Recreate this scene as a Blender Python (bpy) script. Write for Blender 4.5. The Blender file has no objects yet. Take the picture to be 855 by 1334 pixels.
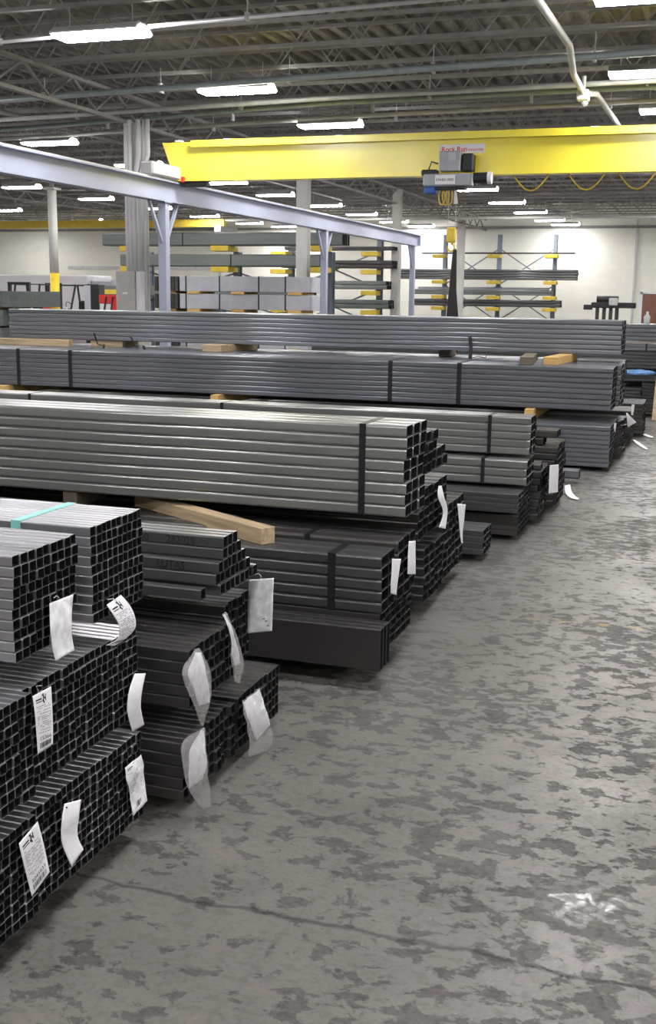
import bpy, math, random
from mathutils import Vector, Matrix
random.seed(7)
C = bpy.context.scene.collection
PI = math.pi
# ------------------------------------------------------------------ camera calibration
F, CX, CY, H = 1456.0, 427.5, 667.0, 1.9
vb = Vector((934 - CX, 390 - CY, F)).normalized()
upc = vb.cross(Vector((1, .0133, 0))).normalized()
if upc.y > 0: upc = -upc
xx = vb.cross(upc).normalized()
if xx.x < 0: xx = -xx
RM = Matrix((xx, vb, upc))          # world = RM @ camera(x right, y down, z forward)
EYE = Vector((0, 0, H))
def at(px, py, X=None, Y=None, Z=None):
    d = RM @ Vector((px - CX, py - CY, F))
    t = X / d.x if X is not None else Y / d.y if Y is not None else (Z - H) / d.z
    return EYE + d * t
cam = bpy.data.cameras.new('camera'); co = bpy.data.objects.new('camera', cam); C.objects.link(co)
right, down, fwd = RM.col[0], RM.col[1], RM.col[2]
m = Matrix((right, -down, -fwd)).transposed().to_4x4(); m.translation = EYE
co.matrix_world = m
cam.sensor_fit = 'VERTICAL'; cam.sensor_height = 36; cam.lens = F / 1334 * 36
cam.clip_start = .05; cam.clip_end = 300
bpy.context.scene.camera = co
sc = bpy.context.scene
sc.view_settings.view_transform = 'Standard'; sc.view_settings.look = 'None'
sc.view_settings.gamma = 1; sc.view_settings.use_curve_mapping = False; sc.view_settings.exposure = .65
sc.cycles.use_denoising = True; sc.cycles.use_light_tree = True
sc.cycles.max_bounces = 6; sc.cycles.diffuse_bounces = 4; sc.cycles.glossy_bounces = 3
sc.cycles.transparent_max_bounces = 8; sc.cycles.sample_clamp_indirect = 6

# ------------------------------------------------------------------ materials
MATS = {}
def mat(name, col, rough=.6, metal=0., var=.12, scale=(6, 6, 6), bump=0., spec=.5, objvar=0., dark=None, coat=0.):
    if name in MATS: return MATS[name]
    m = bpy.data.materials.new(name); m.use_nodes = True; nt = m.node_tree; N = nt.nodes; L = nt.links
    b = N['Principled BSDF']; b.inputs['Roughness'].default_value = rough; b.inputs['Metallic'].default_value = metal
    b.inputs['Specular IOR Level'].default_value = spec
    b.inputs['Coat Weight'].default_value = coat
    tc = N.new('ShaderNodeTexCoord'); mp = N.new('ShaderNodeMapping'); mp.inputs['Scale'].default_value = scale
    L.new(tc.outputs['Object'], mp.inputs['Vector'])
    nz = N.new('ShaderNodeTexNoise'); nz.inputs['Scale'].default_value = 1; nz.inputs['Detail'].default_value = 5
    L.new(mp.outputs[0], nz.inputs['Vector'])
    oi = N.new('ShaderNodeObjectInfo')
    L.new(oi.outputs['Random'], nz.inputs['W']) if 'W' in nz.inputs and nz.noise_dimensions == '4D' else None
    mr = N.new('ShaderNodeMapRange'); mr.inputs[1].default_value = .3; mr.inputs[2].default_value = .7
    mr.inputs[3].default_value = 1 - var; mr.inputs[4].default_value = 1 + var
    L.new(nz.outputs['Fac'], mr.inputs[0])
    fac = mr.outputs[0]
    if objvar:
        mo = N.new('ShaderNodeMapRange'); mo.inputs[3].default_value = 1 - objvar; mo.inputs[4].default_value = 1 + objvar
        L.new(oi.outputs['Random'], mo.inputs[0])
        mu = N.new('ShaderNodeMath'); mu.operation = 'MULTIPLY'; L.new(fac, mu.inputs[0]); L.new(mo.outputs[0], mu.inputs[1]); fac = mu.outputs[0]
    vm = N.new('ShaderNodeVectorMath'); vm.operation = 'SCALE'; vm.inputs[0].default_value = col[:3]
    L.new(fac, vm.inputs['Scale']); L.new(vm.outputs[0], b.inputs['Base Color'])
    if bump:
        bp = N.new('ShaderNodeBump'); bp.inputs['Strength'].default_value = bump; bp.inputs['Distance'].default_value = .01
        L.new(nz.outputs['Fac'], bp.inputs['Height']); L.new(bp.outputs[0], b.inputs['Normal'])
    MATS[name] = m; return m
def emis(name, col, s):
    m = bpy.data.materials.new(name); m.use_nodes = True; nt = m.node_tree
    b = nt.nodes['Principled BSDF']; b.inputs['Base Color'].default_value = (.9, .9, .9, 1)
    b.inputs['Emission Color'].default_value = (*col, 1); b.inputs['Emission Strength'].default_value = s
    return m
ST = (.6, 18, 18)
M_lite = mat('mill_steel_light', (.31, .32, .31), .29, .6, .10, ST, objvar=.10)
M_blue = mat('mill_steel_bluish', (.215, .228, .255), .29, .6, .16, ST, objvar=.12)
M_near = mat('mill_steel_near', (.36, .36, .38), .30, .78, .1, ST, objvar=.15)
M_mid = mat('mill_steel_grey', (.125, .13, .13), .29, .6, .2, ST, objvar=.12)
M_dark = mat('mill_steel_dark', (.062, .060, .058), .38, .35, .25, ST, objvar=.15)
M_inner = mat('tube_inside_shade', (.018, .018, .02), .7, .1)  # near-black colour paints in the shade down the tube bores
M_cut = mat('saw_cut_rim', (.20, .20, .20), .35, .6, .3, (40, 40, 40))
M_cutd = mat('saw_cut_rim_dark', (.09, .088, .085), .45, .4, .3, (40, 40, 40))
M_slab = mat('rusty_dark_steel', (.06, .057, .057), .33, .45, .15, (.6, 6, 6))
M_pipe = mat('conduit_light', (.70, .71, .72), .4, 0, .03)
M_band = mat('strap_black', (.02, .021, .022), .4, .3)
M_teal = mat('strap_teal', (.25, .62, .58), .5)
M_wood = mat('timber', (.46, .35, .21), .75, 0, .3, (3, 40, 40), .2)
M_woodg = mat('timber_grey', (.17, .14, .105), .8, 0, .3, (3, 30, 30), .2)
M_woody = mat('timber_yellow', (.62, .40, .14), .75, 0, .3, (3, 30, 30), .2)
M_tag = mat('tag_paper', (.88, .88, .92), .6, 0, .05, (20, 20, 20))
M_tagd = mat('tag_paper_smudged', (.84, .85, .89), .6, 0, .22, (28, 28, 28))
M_ink = mat('ink', (.02, .02, .03), .7)
M_inkg = mat('ink_grey', (.28, .28, .32), .7)
M_red = mat('red_paint', (.6, .03, .03), .5)
M_yel = mat('crane_yellow', (.86, .74, .05), .24, 0, .04, (2, 2, 2), spec=.9)
M_yelm = mat('arm_yellow', (.75, .55, .06), .5)
M_runway = mat('runway_paint', (.36, .39, .49), .45, .1, .08, (1, 1, 1))
M_rackb = mat('rack_blue_grey', (.20, .235, .28), .5, .1)
M_colw = mat('column_white', (.66, .66, .62), .6, 0, .15, (2, 2, 1))
M_coly = mat('column_yellow', (.85, .62, .03), .5)
M_galv = mat('galvanized', (.55, .56, .56), .45, .15, .12)
M_tealp = mat('conduit_green_grey', (.36, .43, .43), .4, .1)
M_joist = mat('joist_paint', (.27, .26, .25), .6, .1, .15)
M_deck = mat('roof_deck', (.17, .16, .15), .75, 0, .35, (.8, 2.5, 1))
M_box = mat('panel_grey', (.46, .46, .45), .5, 0, .06)
M_hoist = mat('hoist_grey', (.36, .38, .41), .45, .2)
M_blueo = mat('hoist_blue', (.03, .12, .42), .5)
M_black = mat('black_parts', (.018, .018, .02), .5)
M_greyb = mat('wrapped_grey', (.46, .47, .52), .55, 0, .06)
M_white = mat('white_paint', (.82, .82, .84), .45, 0, .03)
M_door = mat('door_brown', (.20, .085, .05), .45)
M_bag = mat('blue_sheet', (.18, .38, .72), .4, 0, .3, (10, 10, 10), .5)
M_green = mat('channel_grey_green', (.13, .15, .14), .5, .3, .2, ST, objvar=.1)
M_sheetg = mat('grey_green_steel', (.19, .215, .205), .5, .3, .15, ST, objvar=.1)
M_lamp = emis('lamp_diffuser', (1, .97, .98), 52)

def floor_mat():
    m = bpy.data.materials.new('concrete_floor'); m.use_nodes = True; nt = m.node_tree; N = nt.nodes; L = nt.links
    b = N['Principled BSDF']; tc = N.new('ShaderNodeTexCoord')
    def noise(s, det, rough=.55, dist=0, mp=(1, 1, 1)):
        q = N.new('ShaderNodeMapping'); q.inputs['Scale'].default_value = mp; L.new(tc.outputs['Object'], q.inputs[0])
        n = N.new('ShaderNodeTexNoise'); n.inputs['Scale'].default_value = s; n.inputs['Detail'].default_value = det
        n.inputs['Roughness'].default_value = rough; n.inputs['Distortion'].default_value = dist; L.new(q.outputs[0], n.inputs['Vector']); return n.outputs['Fac']
    def ramp(f, a, bb, c0=0., c1=1.):
        r = N.new('ShaderNodeMapRange'); r.inputs[1].default_value = a; r.inputs[2].default_value = bb
        r.inputs[3].default_value = c0; r.inputs[4].default_value = c1; L.new(f, r.inputs[0]); return r.outputs[0]
    def mth(op, a, bb):
        q = N.new('ShaderNodeMath'); q.operation = op
        for i, v in enumerate((a, bb)):
            if isinstance(v, (int, float)): q.inputs[i].default_value = v
            else: L.new(v, q.inputs[i])
        return q.outputs[0]
    big = noise(.9, 3); blot = noise(12, 6, .64, .25, (.75, 1, 1)); fine = noise(60, 4)
    region = ramp(big, .35, .65, -.045, .085)
    bsum = mth('ADD', blot, region)
    patch = ramp(bsum, .47, .515)                       # worn light areas against darker stains
    mid = noise(2.2, 6, .6)
    lum = mth('ADD', ramp(patch, 0, 1, .092, .155), ramp(mid, .3, .7, -.024, .024))
    sm = ramp(noise(30, 4, .6, .2, (.8, 1, 1)), .40, .50, -.022, .004)
    lum = mth('ADD', mth('ADD', lum, sm), ramp(fine, .3, .7, -.014, .014))
    speck = ramp(noise(85, 2), .74, .78, 0, .25)
    lum = mth('ADD', lum, speck)
    # control joints and cracks
    sx = N.new('ShaderNodeSeparateXYZ'); L.new(tc.outputs['Object'], sx.inputs[0])
    wob = ramp(noise(1.5, 5), .3, .7, -.05, .05)
    for pos, ax, per in ((2.95, 'Y', 5.0), (-1.1 + 5, 'X', 5.0)):
        v = mth('SUBTRACT', mth('ADD', sx.outputs[ax], wob), pos)
        w = mth('ABSOLUTE', mth('SUBTRACT', mth('FRACT', mth('ADD', mth('DIVIDE', v, per), 100.5), 0), .5), 0)
        ln = ramp(w, .0006, .003, .45 if ax == 'Y' else .9, 1)
        lum = mth('MULTIPLY', lum, ln)
    cb = N.new('ShaderNodeCombineXYZ')
    L.new(mth('MULTIPLY', lum, 1.05), cb.inputs[0]); L.new(lum, cb.inputs[1]); L.new(mth('MULTIPLY', lum, .92), cb.inputs[2])
    # faint remains of yellow line paint
    ym = mth('MULTIPLY', ramp(mth('ABSOLUTE', mth('SUBTRACT', sx.outputs['Y'], 6.55), 0), .03, .05, 1, 0), ramp(noise(9, 4), .52, .6))
    ym = mth('MULTIPLY', ym, ramp(sx.outputs['X'], -1.0, -.8, 0, .6))
    mx = N.new('ShaderNodeMix'); mx.data_type = 'RGBA'; L.new(ym, mx.inputs[0]); L.new(cb.outputs[0], mx.inputs[6]); mx.inputs[7].default_value = (.35, .27, .08, 1)
    L.new(mx.outputs[2], b.inputs['Base Color'])
    rg = mth('ADD', ramp(patch, 0, 1, .60, .38), ramp(mid, .3, .7, .08, -.06))
    dx_ = mth('MULTIPLY', mth('SUBTRACT', sx.outputs['X'], -.28), mth('SUBTRACT', sx.outputs['X'], -.28))
    dy_ = mth('MULTIPLY', mth('SUBTRACT', sx.outputs['Y'], 3.38), mth('SUBTRACT', sx.outputs['Y'], 3.38))
    wet = mth('MULTIPLY', ramp(mth('ADD', dx_, dy_), .012, .03, 1, 0), ramp(noise(18, 4), .46, .52))
    L.new(mth('SUBTRACT', rg, mth('MULTIPLY', wet, .30)), b.inputs['Roughness'])
    b.inputs['Specular IOR Level'].default_value = .25
    bp = N.new('ShaderNodeBump'); bp.inputs['Strength'].default_value = .25; bp.inputs['Distance'].default_value = .004
    L.new(mth('ADD', mth('MULTIPLY', fine, .5), patch), bp.inputs['Height']); L.new(bp.outputs[0], b.inputs['Normal'])
    return m
def block_mat():
    m = bpy.data.materials.new('painted_block'); m.use_nodes = True; nt = m.node_tree; N = nt.nodes; L = nt.links
    b = N['Principled BSDF']; b.inputs['Roughness'].default_value = .7
    tc = N.new('ShaderNodeTexCoord'); q = N.new('ShaderNodeMapping'); q.inputs['Rotation'].default_value = (PI / 2, 0, 0); L.new(tc.outputs['Object'], q.inputs[0])
    br = N.new('ShaderNodeTexBrick'); br.inputs['Scale'].default_value = 1; br.inputs['Brick Width'].default_value = .4; br.inputs['Row Height'].default_value = .2
    br.inputs['Mortar Size'].default_value = .008
    br.inputs['Color1'].default_value = (.84, .83, .73, 1); br.inputs['Color2'].default_value = (.81, .80, .71, 1); br.inputs['Mortar'].default_value = (.78, .77, .68, 1)
    L.new(q.outputs[0], br.inputs['Vector']); L.new(br.outputs['Color'], b.inputs['Base Color'])
    return m
def film_mat():
    m = bpy.data.materials.new('clear_plastic'); m.use_nodes = True; nt = m.node_tree; N = nt.nodes; L = nt.links
    b = N['Principled BSDF']; b.inputs['Base Color'].default_value = (.75, .75, .76, 1); b.inputs['Roughness'].default_value = .2
    tr = N.new('ShaderNodeBsdfTransparent'); mx = N.new('ShaderNodeMixShader'); mx.inputs[0].default_value = .24
    L.new(tr.outputs[0], mx.inputs[1]); L.new(b.outputs[0], mx.inputs[2]); L.new(mx.outputs[0], N['Material Output'].inputs[0])
    return m
M_film = film_mat()

# ------------------------------------------------------------------ mesh helpers
class MB:
    def __init__(s): s.v = []; s.f = []
    def add(s, vs, fs):
        n = len(s.v); s.v += [tuple(p) for p in vs]; s.f += [tuple(i + n for i in f) for f in fs]; return s
    def box(s, x0, x1, y0, y1, z0, z1, ch=0.):
        if ch <= 0:
            return s.add([(x0, y0, z0), (x1, y0, z0), (x1, y1, z0), (x0, y1, z0), (x0, y0, z1), (x1, y0, z1), (x1, y1, z1), (x0, y1, z1)],
                         [(0, 3, 2, 1), (4, 5, 6, 7), (0, 1, 5, 4), (1, 2, 6, 5), (2, 3, 7, 6), (3, 0, 4, 7)])
        c = ch; pts = []; idx = {}
        X = (x0, x1); Y = (y0, y1); Z = (z0, z1)
        for i in (0, 1):
            for j in (0, 1):
                for k in (0, 1):
                    sx, sy, sz = (1 - 2 * i) * c, (1 - 2 * j) * c, (1 - 2 * k) * c
                    for a, p in enumerate(((X[i], Y[j] + sy, Z[k] + sz), (X[i] + sx, Y[j], Z[k] + sz), (X[i] + sx, Y[j] + sy, Z[k]))):
                        idx[i, j, k, a] = len(pts); pts.append(p)
        fs = []
        for i in (0, 1):
            fs.append([idx[i, j, k, 0] for j, k in ((0, 0), (1, 0), (1, 1), (0, 1))][::(1 if i else -1)])
            fs.append([idx[j, i, k, 1] for j, k in ((0, 0), (1, 0), (1, 1), (0, 1))][::(-1 if i else 1)])
            fs.append([idx[j, k, i, 2] for j, k in ((0, 0), (1, 0), (1, 1), (0, 1))][::(1 if i else -1)])
        for i in (0, 1):
            for j in (0, 1):
                fs.append((idx[i, j, 0, 0], idx[i, j, 1, 0], idx[i, j, 1, 1], idx[i, j, 0, 1]))
                fs.append((idx[i, 0, j, 0], idx[i, 1, j, 0], idx[i, 1, j, 2], idx[i, 0, j, 2]))
                fs.append((idx[0, i, j, 1], idx[1, i, j, 1], idx[1, i, j, 2], idx[0, i, j, 2]))
                for k in (0, 1): fs.append((idx[i, j, k, 0], idx[i, j, k, 1], idx[i, j, k, 2]))
        return s.add(pts, fs)
    def tube(s, pts, r, n=8, closed=False):
        pts = [Vector(p) for p in pts]; rings = []; m = len(pts); up = Vector((0, 0, 1)); 
        for i, p in enumerate(pts):
            a = pts[(i - 1) % m] if (closed or i > 0) else p; b = pts[(i + 1) % m] if (closed or i < m - 1) else p
            d = (b - a).normalized(); ref = up if abs(d.z) < .95 else Vector((0, 1, 0))
            u = d.cross(ref).normalized(); w = d.cross(u).normalized(); rr = r[i] if isinstance(r, (list, tuple)) else r
            rings.append([p + u * math.cos(2 * PI * k / n) * rr + w * math.sin(2 * PI * k / n) * rr for k in range(n)])
        vs = [q for R in rings for q in R]; fs = []
        for i in range(m if closed else m - 1):
            j = (i + 1) % m
            for k in range(n): fs.append((i * n + k, i * n + (k + 1) % n, j * n + (k + 1) % n, j * n + k))
        if not closed: fs += [tuple(range(n))[::-1], tuple(range((m - 1) * n, m * n))]
        return s.add(vs, fs)
    def bar(s, a, b, w, h=None):
        a = Vector(a); b = Vector(b); d = (b - a).normalized(); h = h or w
        ref = Vector((0, 0, 1)) if abs(d.z) < .95 else Vector((0, 1, 0))
        u = d.cross(ref).normalized() * w / 2; v = d.cross(u).normalized() * h / 2
        vs = [p + i * u + j * v for p in (a, b) for i, j in ((-1, -1), (1, -1), (1, 1), (-1, 1))]
        return s.add(vs, [(3, 2, 1, 0), (4, 5, 6, 7), (0, 1, 5, 4), (1, 2, 6, 5), (2, 3, 7, 6), (3, 0, 4, 7)])
    def prism(s, prof, axis, a, b):
        n = len(prof); mk = {'x': lambda p, t: (t, p[0], p[1]), 'y': lambda p, t: (p[0], t, p[1]), 'z': lambda p, t: (p[0], p[1], t)}[axis]
        return s.add([mk(p, a) for p in prof] + [mk(p, b) for p in prof],
                     [tuple(range(n)), tuple(range(n, 2 * n))[::-1]] + [(i, (i + 1) % n, n + (i + 1) % n, n + i) for i in range(n)])
    def mesh(s, name, smooth=False):
        me = bpy.data.meshes.new(name); me.from_pydata(s.v, [], s.f)
        import bmesh
        bm = bmesh.new(); bm.from_mesh(me); bmesh.ops.recalc_face_normals(bm, faces=bm.faces); bm.to_mesh(me); bm.free()
        if smooth:
            for p in me.polygons: p.use_smooth = True
        return me
    def build(s, name, m, parent=None, loc=None, smooth=False):
        me = s.mesh(name, smooth); me.materials.append(m); return inst(name, me, parent, loc)
def inst(name, me, parent=None, loc=None):
    o = bpy.data.objects.new(name, me); C.objects.link(o)
    if parent: o.parent = parent
    if loc: o.location = loc
    return o
def tag(o, label=None, cat=None, group=None, kind=None):
    if label: o['label'] = label
    if cat: o['category'] = cat
    if group: o['group'] = group
    if kind: o['kind'] = kind
    return o
def empty(name, loc, label, cat, group=None, rz=0):
    o = bpy.data.objects.new(name, None); C.objects.link(o); o.location = loc; o.rotation_euler.z = rz; o.empty_display_size = .1
    return tag(o, label, cat, group)
def I_prof(w, h, tf, tw):   # centred in x, from 0 to h
    a, b = w / 2, tw / 2
    return [(-a, 0), (a, 0), (a, tf), (b, tf), (b, h - tf), (a, h - tf), (a, h), (-a, h), (-a, h - tf), (-b, h - tf), (-b, tf), (-a, tf)]

# ------------------------------------------------------------------ room shell
def structure(mb, name, m): return tag(mb.build(name, m), kind='structure')
WX0, WX1, WY0, WY1, CZ = -42, 9, -9, 53.5, 6.05
structure(MB().box(WX0, WX1, WY0, WY1, -.2, 0), 'floor', floor_mat())
bl = block_mat()
structure(MB().box(WX0, WX1, WY1, WY1 + .2, 0, CZ + .3), 'wall_back', bl)
structure(MB().box(WX0, WX1, WY0 - .2, WY0, 0, CZ + .3), 'wall_front', bl)
structure(MB().box(WX0 - .2, WX0, WY0, WY1, 0, CZ + .3), 'wall_left', bl)
structure(MB().box(WX1, WX1 + .2, WY0, WY1, 0, CZ + .3), 'wall_right', bl)
dk = MB(); n = int((WX1 - WX0) / .3); pr = []
for i in range(n):
    x = WX0 + i * .3; pr += [(x, CZ + .08), (x + .12, CZ + .08), (x + .16, CZ), (x + .26, CZ)]
vs = [(x, WY0, z) for x, z in pr] + [(x, WY1, z) for x, z in pr]; k = len(pr)
dk.add(vs, [(i, i + 1, k + i + 1, k + i) for i in range(k - 1)])
dk.box(WX0, WX1, WY0, WY1, CZ + .1, CZ + .3)
structure(dk, 'ceiling', M_deck)
# bar joists across the building
jm = MB(); zb, zt = 5.45, 6.02
for z in (zb, zt):
    jm.box(WX0, WX1, -.035, -.008, z - .025, z + .025); jm.box(WX0, WX1, .008, .035, z - .025, z + .025)
i = 0; x = WX0
while x < WX1 - .5:
    jm.bar((x, 0, zb), (x + .45, 0, zt), .022); jm.bar((x + .45, 0, zt), (x + .9, 0, zb), .022); x += .9
jme = jm.mesh('roof_joist'); jme.materials.append(M_joist)
for kx in range(31):
    tag(inst('ceiling_joist', jme, None, (random.uniform(-.3, .3) * 0, 8.9 + kx * 1.45, 0)), kind='structure')
def girder(x, nm):
    g = MB()
    for z in (4.95 if x > -12 else 5.1, 5.42): g.box(x - .05, x + .05, 5, WY1, z - .03, z + .03)
    y = 5.
    while y < WY1 - 1.5:
        g.bar((x, y, 5.0), (x, y + .72, 5.42), .035); g.bar((x, y + .72, 5.42), (x, y + 1.45, 5.0), .035); y += 1.45
    structure(g, nm, M_joist)
girder(-10.5, 'ceiling_girder'); girder(-24.0, 'ceiling_girder')
structure(MB().box(WX0, WX1, WY1 - .12, WY1, 5.0, 5.12), 'trim_1', M_joist)
# far wall: pipe, door
structure(MB().box(-3.65, -3.57, WY1 - .09, WY1, 0, 5.4), 'trim_2', M_galv)
d = empty('door', (-2.68, WY1 - .1, 0), None, None); d.name = 'door_1'; tag(d, kind='structure')
MB().box(-.5, .5, -.02, .03, 0, 2.1).box(-.32, -.2, -.04, -.02, 1.1, 1.9).build('door_leaf', M_door, d)
MB().box(-.6, -.5, -.06, .1, 0, 2.2).box(.5, .6, -.06, .1, 0, 2.2).box(-.6, .6, -.06, .1, 2.1, 2.2).build('door_frame', M_white, d)
MB().box(-.4, -.33, -.09, -.04, 1.0, 1.1, .01).build('door_handle', M_galv, d)
structure(MB().box(-33, -24, WY1 - .05, WY1, 3.05, 3.2).box(-24.2, -24.05, WY1 - .05, WY1, 0, 3.2), 'trim_3', M_galv)

# ------------------------------------------------------------------ lamps
def lamp_proto():
    r = empty('ceiling_light', (0, 0, 0), 'x', 'ceiling light', 'fluorescent high-bay lights')
    L_, W_ = .61, .22
    hb = MB(); hb.prism([(-W_ - .02, 0), (-W_, .0), (-.10, .08), (.10, .08), (W_, 0), (W_ + .02, 0), (W_ + .02, .02), (.12, .10), (-.12, .10), (-W_ - .02, .02)], 'x', -L_, L_)
    hb.build('housing', M_white, r)
    df = MB(); df.prism([(-W_, -.005), (-W_ * .8, -.035), (W_ * .8, -.035), (W_, -.005)], 'x', -L_ + .01, L_ - .01)
    df.build('diffuser', M_lamp, r)
    hg = MB(); hg.tube([(-.45, 0, .09), (-.45, 0, .4)], .006, 6).tube([(.45, 0, .09), (.45, 0, .4)], .006, 6)
    hg.build('hanger', M_galv, r)
    return r
def copytree(o, parent=None):
    c = o.copy(); C.objects.link(c); c.parent = parent
    for ch in [q for q in bpy.data.objects if q.parent == o]: copytree(ch, c)
    return c
def dup(root, kids, loc, label=None):
    r = root.copy(); C.objects.link(r); r.location = loc
    if label: r['label'] = label
    for ch in kids:
        c = ch.copy(); C.objects.link(c); c.parent = r
    return r
LP = [(-7.65, 13.34), (-7.56, 17.45), (-7.3, 21.37), (-7.3, 25.9), (-7.25, 30.5), (-7.17, 35.0), (-7.13, 39.95), (-7.05, 44.7), (-6.95, 49.3), (-6.65, 52.2),
      (-14.2, 22.4), (-14.33, 26.75), (-14.0, 31.5), (-14.08, 35.7), (-13.9, 40.2), (-13.9, 44.8), (-13.85, 49.5), (-13.4, 52.6),
      (-21.1, 31.6), (-21., 36.0), (-21, 40.5), (-21, 45), (-20.9, 49.7), (-20.1, 52.2), (-34.5, 50.6),
      (-1.12, 17.64), (-.9, 21.1), (-.9, 25.7), (-.9, 30.2), (-.9, 34.8), (-.9, 39.5), (-.9, 44.3), (-.9, 49)]
off = []
for gx in (-14.3, -21.1): off += [(gx, y) for y in (18.0, 13.5)]
off += [(-21.1, 22.4), (-21.1, 27.0)]
for gx in (-27.8, -34.5): off += [(gx, y) for y in (13.5, 22.4, 31.5, 40.5, 47)]
for gx in (-14.3, -7.6, -.9, 5.8): off += [(gx, y) for y in (9.0, 4.7, .3, -4.1)]
off += [(5.8, y) for y in (13.4, 21.4, 30, 39, 48)] + [(-.9, 13.3), (-27.8, 4), (-21.1, 4), (-21.1, 9)]
NAMED = {0: 'large bright strip light nearest the camera, at the upper left of the picture', 1: 'second strip light, hanging between green-grey conduits behind the nearest one',
         2: 'third strip light in line, just above the yellow crane girder', 10: 'strip light at the left above the grey runway beam', 11: 'strip light beside the conduit column, above the beam',
         25: 'strip light at the right edge on the white pipe run', 26: 'small cut-off strip light at the right edge just above the girder',
         5: 'strip light directly beneath the crane hoist', 6: 'strip light just right of and beyond the hoist', 24: 'strip light far at the left edge near the wall',
         12: 'strip light under the left end of the girder', 13: 'strip light under the girder above the white square column', 19: 'far strip light left of the conduit column', 18: 'strip light at the left edge below the runway beam'}
lp = lamp_proto(); lk = [q for q in bpy.data.objects if q.parent == lp]
for i, (x, y) in enumerate(LP + off):
    lb = NAMED.get(i) or ('distant fluorescent strip light near the far wall' if y > 39 else 'fluorescent strip light of the ceiling grid with white housing')
    if i == 0: lp.location = (x, y, 5.1); lp['label'] = lb
    else: dup(lp, lk, (x, y, 5.1), lb)

# ------------------------------------------------------------------ conduits under the roof
def pipe(name, pts, r, m, label, group=None, clips=0):
    t = empty(name, pts[0], label, 'pipe', group); o = Vector(pts[0])
    MB().tube([Vector(p) - o for p in pts], r, 10).build('pipe_run', m, t, smooth=True)
    if clips:
        a, b = Vector(pts[0]), Vector(pts[-1])
        for i in range(clips):
            q = a + (b - a) * ((i + .5) / clips) - o
            MB().box(q.x - .02, q.x + .02, q.y - r - .02, q.y + r + .02, q.z - r - .01, q.z + r + .03).box(q.x - .006, q.x + .006, q.y - .006, q.y + .006, q.z + r, q.z + r + .28).build('pipe_clamp', M_galv, t)
    return t
pipe('conduit', [(-17, 18.1, 5.15), (-5.8, 16.9, 5.15), (4, 16.0, 5.15)], .05, M_tealp, 'thick green-grey conduit crossing above, nearest of the long pipe runs', clips=9)
pipe('conduit', [(-17, 19.9, 5.15), (-6.2, 18.6, 5.12), (4, 18.3, 5.15)], .04, M_galv, 'pale conduit crossing level with the second strip light', clips=6)
pipe('conduit', [(-19, 21.6, 5.15), (-6.8, 19.3, 5.15), (4, 18.9, 5.15)], .04, M_tealp, 'thinner green-grey conduit crossing behind the pale one', clips=8)
pipe('conduit', [(-20, 23.0, 5.2), (-7, 21.1, 5.2), (4, 20.3, 5.2)], .04, M_colw, 'cream conduit crossing just above the yellow girder', clips=6)
pipe('conduit', [(-12.5, 13.9, 5.16), (-8.32, 13.55, 5.16)], .022, M_galv, 'short pale conduit feeding the nearest strip light', clips=2)
pipe('conduit', [(-6.98, 13.35, 5.16), (4, 12.7, 5.2)], .026, M_galv, 'pale conduit leaving the nearest strip light to the right', clips=4)
pipe('sprinkler_pipe', [(-2.07, 9, 5.05), (-2.07, 12.7, 5.05), (-2.0, 15.2, 5.03), (-2.15, 16.9, 5.0), (-2.15, 18.2, 4.95), (-2.0, 18.6, 5.0), (-1.93, 22.2, 5.0), (-1.9, 30, 5.0)], .045, M_colw, 'bent white pipe running down the aisle overhead at the right')
pipe('sprinkler_pipe', [(-30, 46, 5.0), (0, 46, 5.0)], .06, M_colw, 'long white pipe crossing in front of the far wall', clips=8)
pipe('sprinkler_pipe', [(-13.5, 13, 5.3), (-13.2, 40, 5.3)], .05, M_joist, 'dull pipe running away overhead at the left')
# valve fitting on the white pipe
v = empty('pipe_valve', (-2.15, 18.2, 4.9), 'white valve fitting where the bent white pipe crosses the conduits', 'valve')
MB().box(-.09, .09, -.12, .12, -.06, .1, .02).build('body', M_colw, v)
MB().tube([(0, 0, .1), (0, 0, .3)], .03, 8).build('stem', M_colw, v); MB().tube([(0, 0, -.06), (.05, 0, -.12)], .04, 8).build('cap', M_white, v)

# ------------------------------------------------------------------ tubes and bundles
_tube = {}
def tube_mesh(w, h, L, m, wall=None, open_=False):
    key = (round(w, 4), round(h, 4), L, m.name)
    if key in _tube: return _tube[key]
    t = wall or max(.0013, min(w, h) * .042); r = min(w, h) * (.22 if w > .1 and h > .045 else .14)
    def ring(a, b, rr, cy, cz):
        out = []
        for qx, qz, a0 in ((1, -1, -PI / 2), (1, 1, 0), (-1, 1, PI / 2), (-1, -1, PI)):
            for j in range(3):
                an = a0 + j * PI / 4
                out.append((cy + qx * (a / 2 - rr) + rr * math.cos(an), cz + qz * (b / 2 - rr) + rr * math.sin(an)))
        return out
    o = ring(w, h, r, w / 2, h / 2); i = ring(w - 2 * t, h - 2 * t, r * .5, w / 2, h / 2); n = len(o); mb = MB()
    vs = [(0, y, z) for y, z in o] + [(-L, y, z) for y, z in o] + [(0, y, z) for y, z in i] + [(-L, y, z) for y, z in i]
    fs = []
    for k in range(n):
        j = (k + 1) % n
        fs += [(k, j, n + j, n + k), (2 * n + j, 2 * n + k, 3 * n + k, 3 * n + j), (j, k, 2 * n + k, 2 * n + j), (n + k, n + j, 3 * n + j, 3 * n + k)]
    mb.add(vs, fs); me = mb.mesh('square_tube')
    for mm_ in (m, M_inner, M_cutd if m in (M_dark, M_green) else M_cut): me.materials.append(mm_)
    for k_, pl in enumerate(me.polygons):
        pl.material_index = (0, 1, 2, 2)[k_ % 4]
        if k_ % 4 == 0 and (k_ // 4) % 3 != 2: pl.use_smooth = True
    _tube[key] = me; return me
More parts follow.
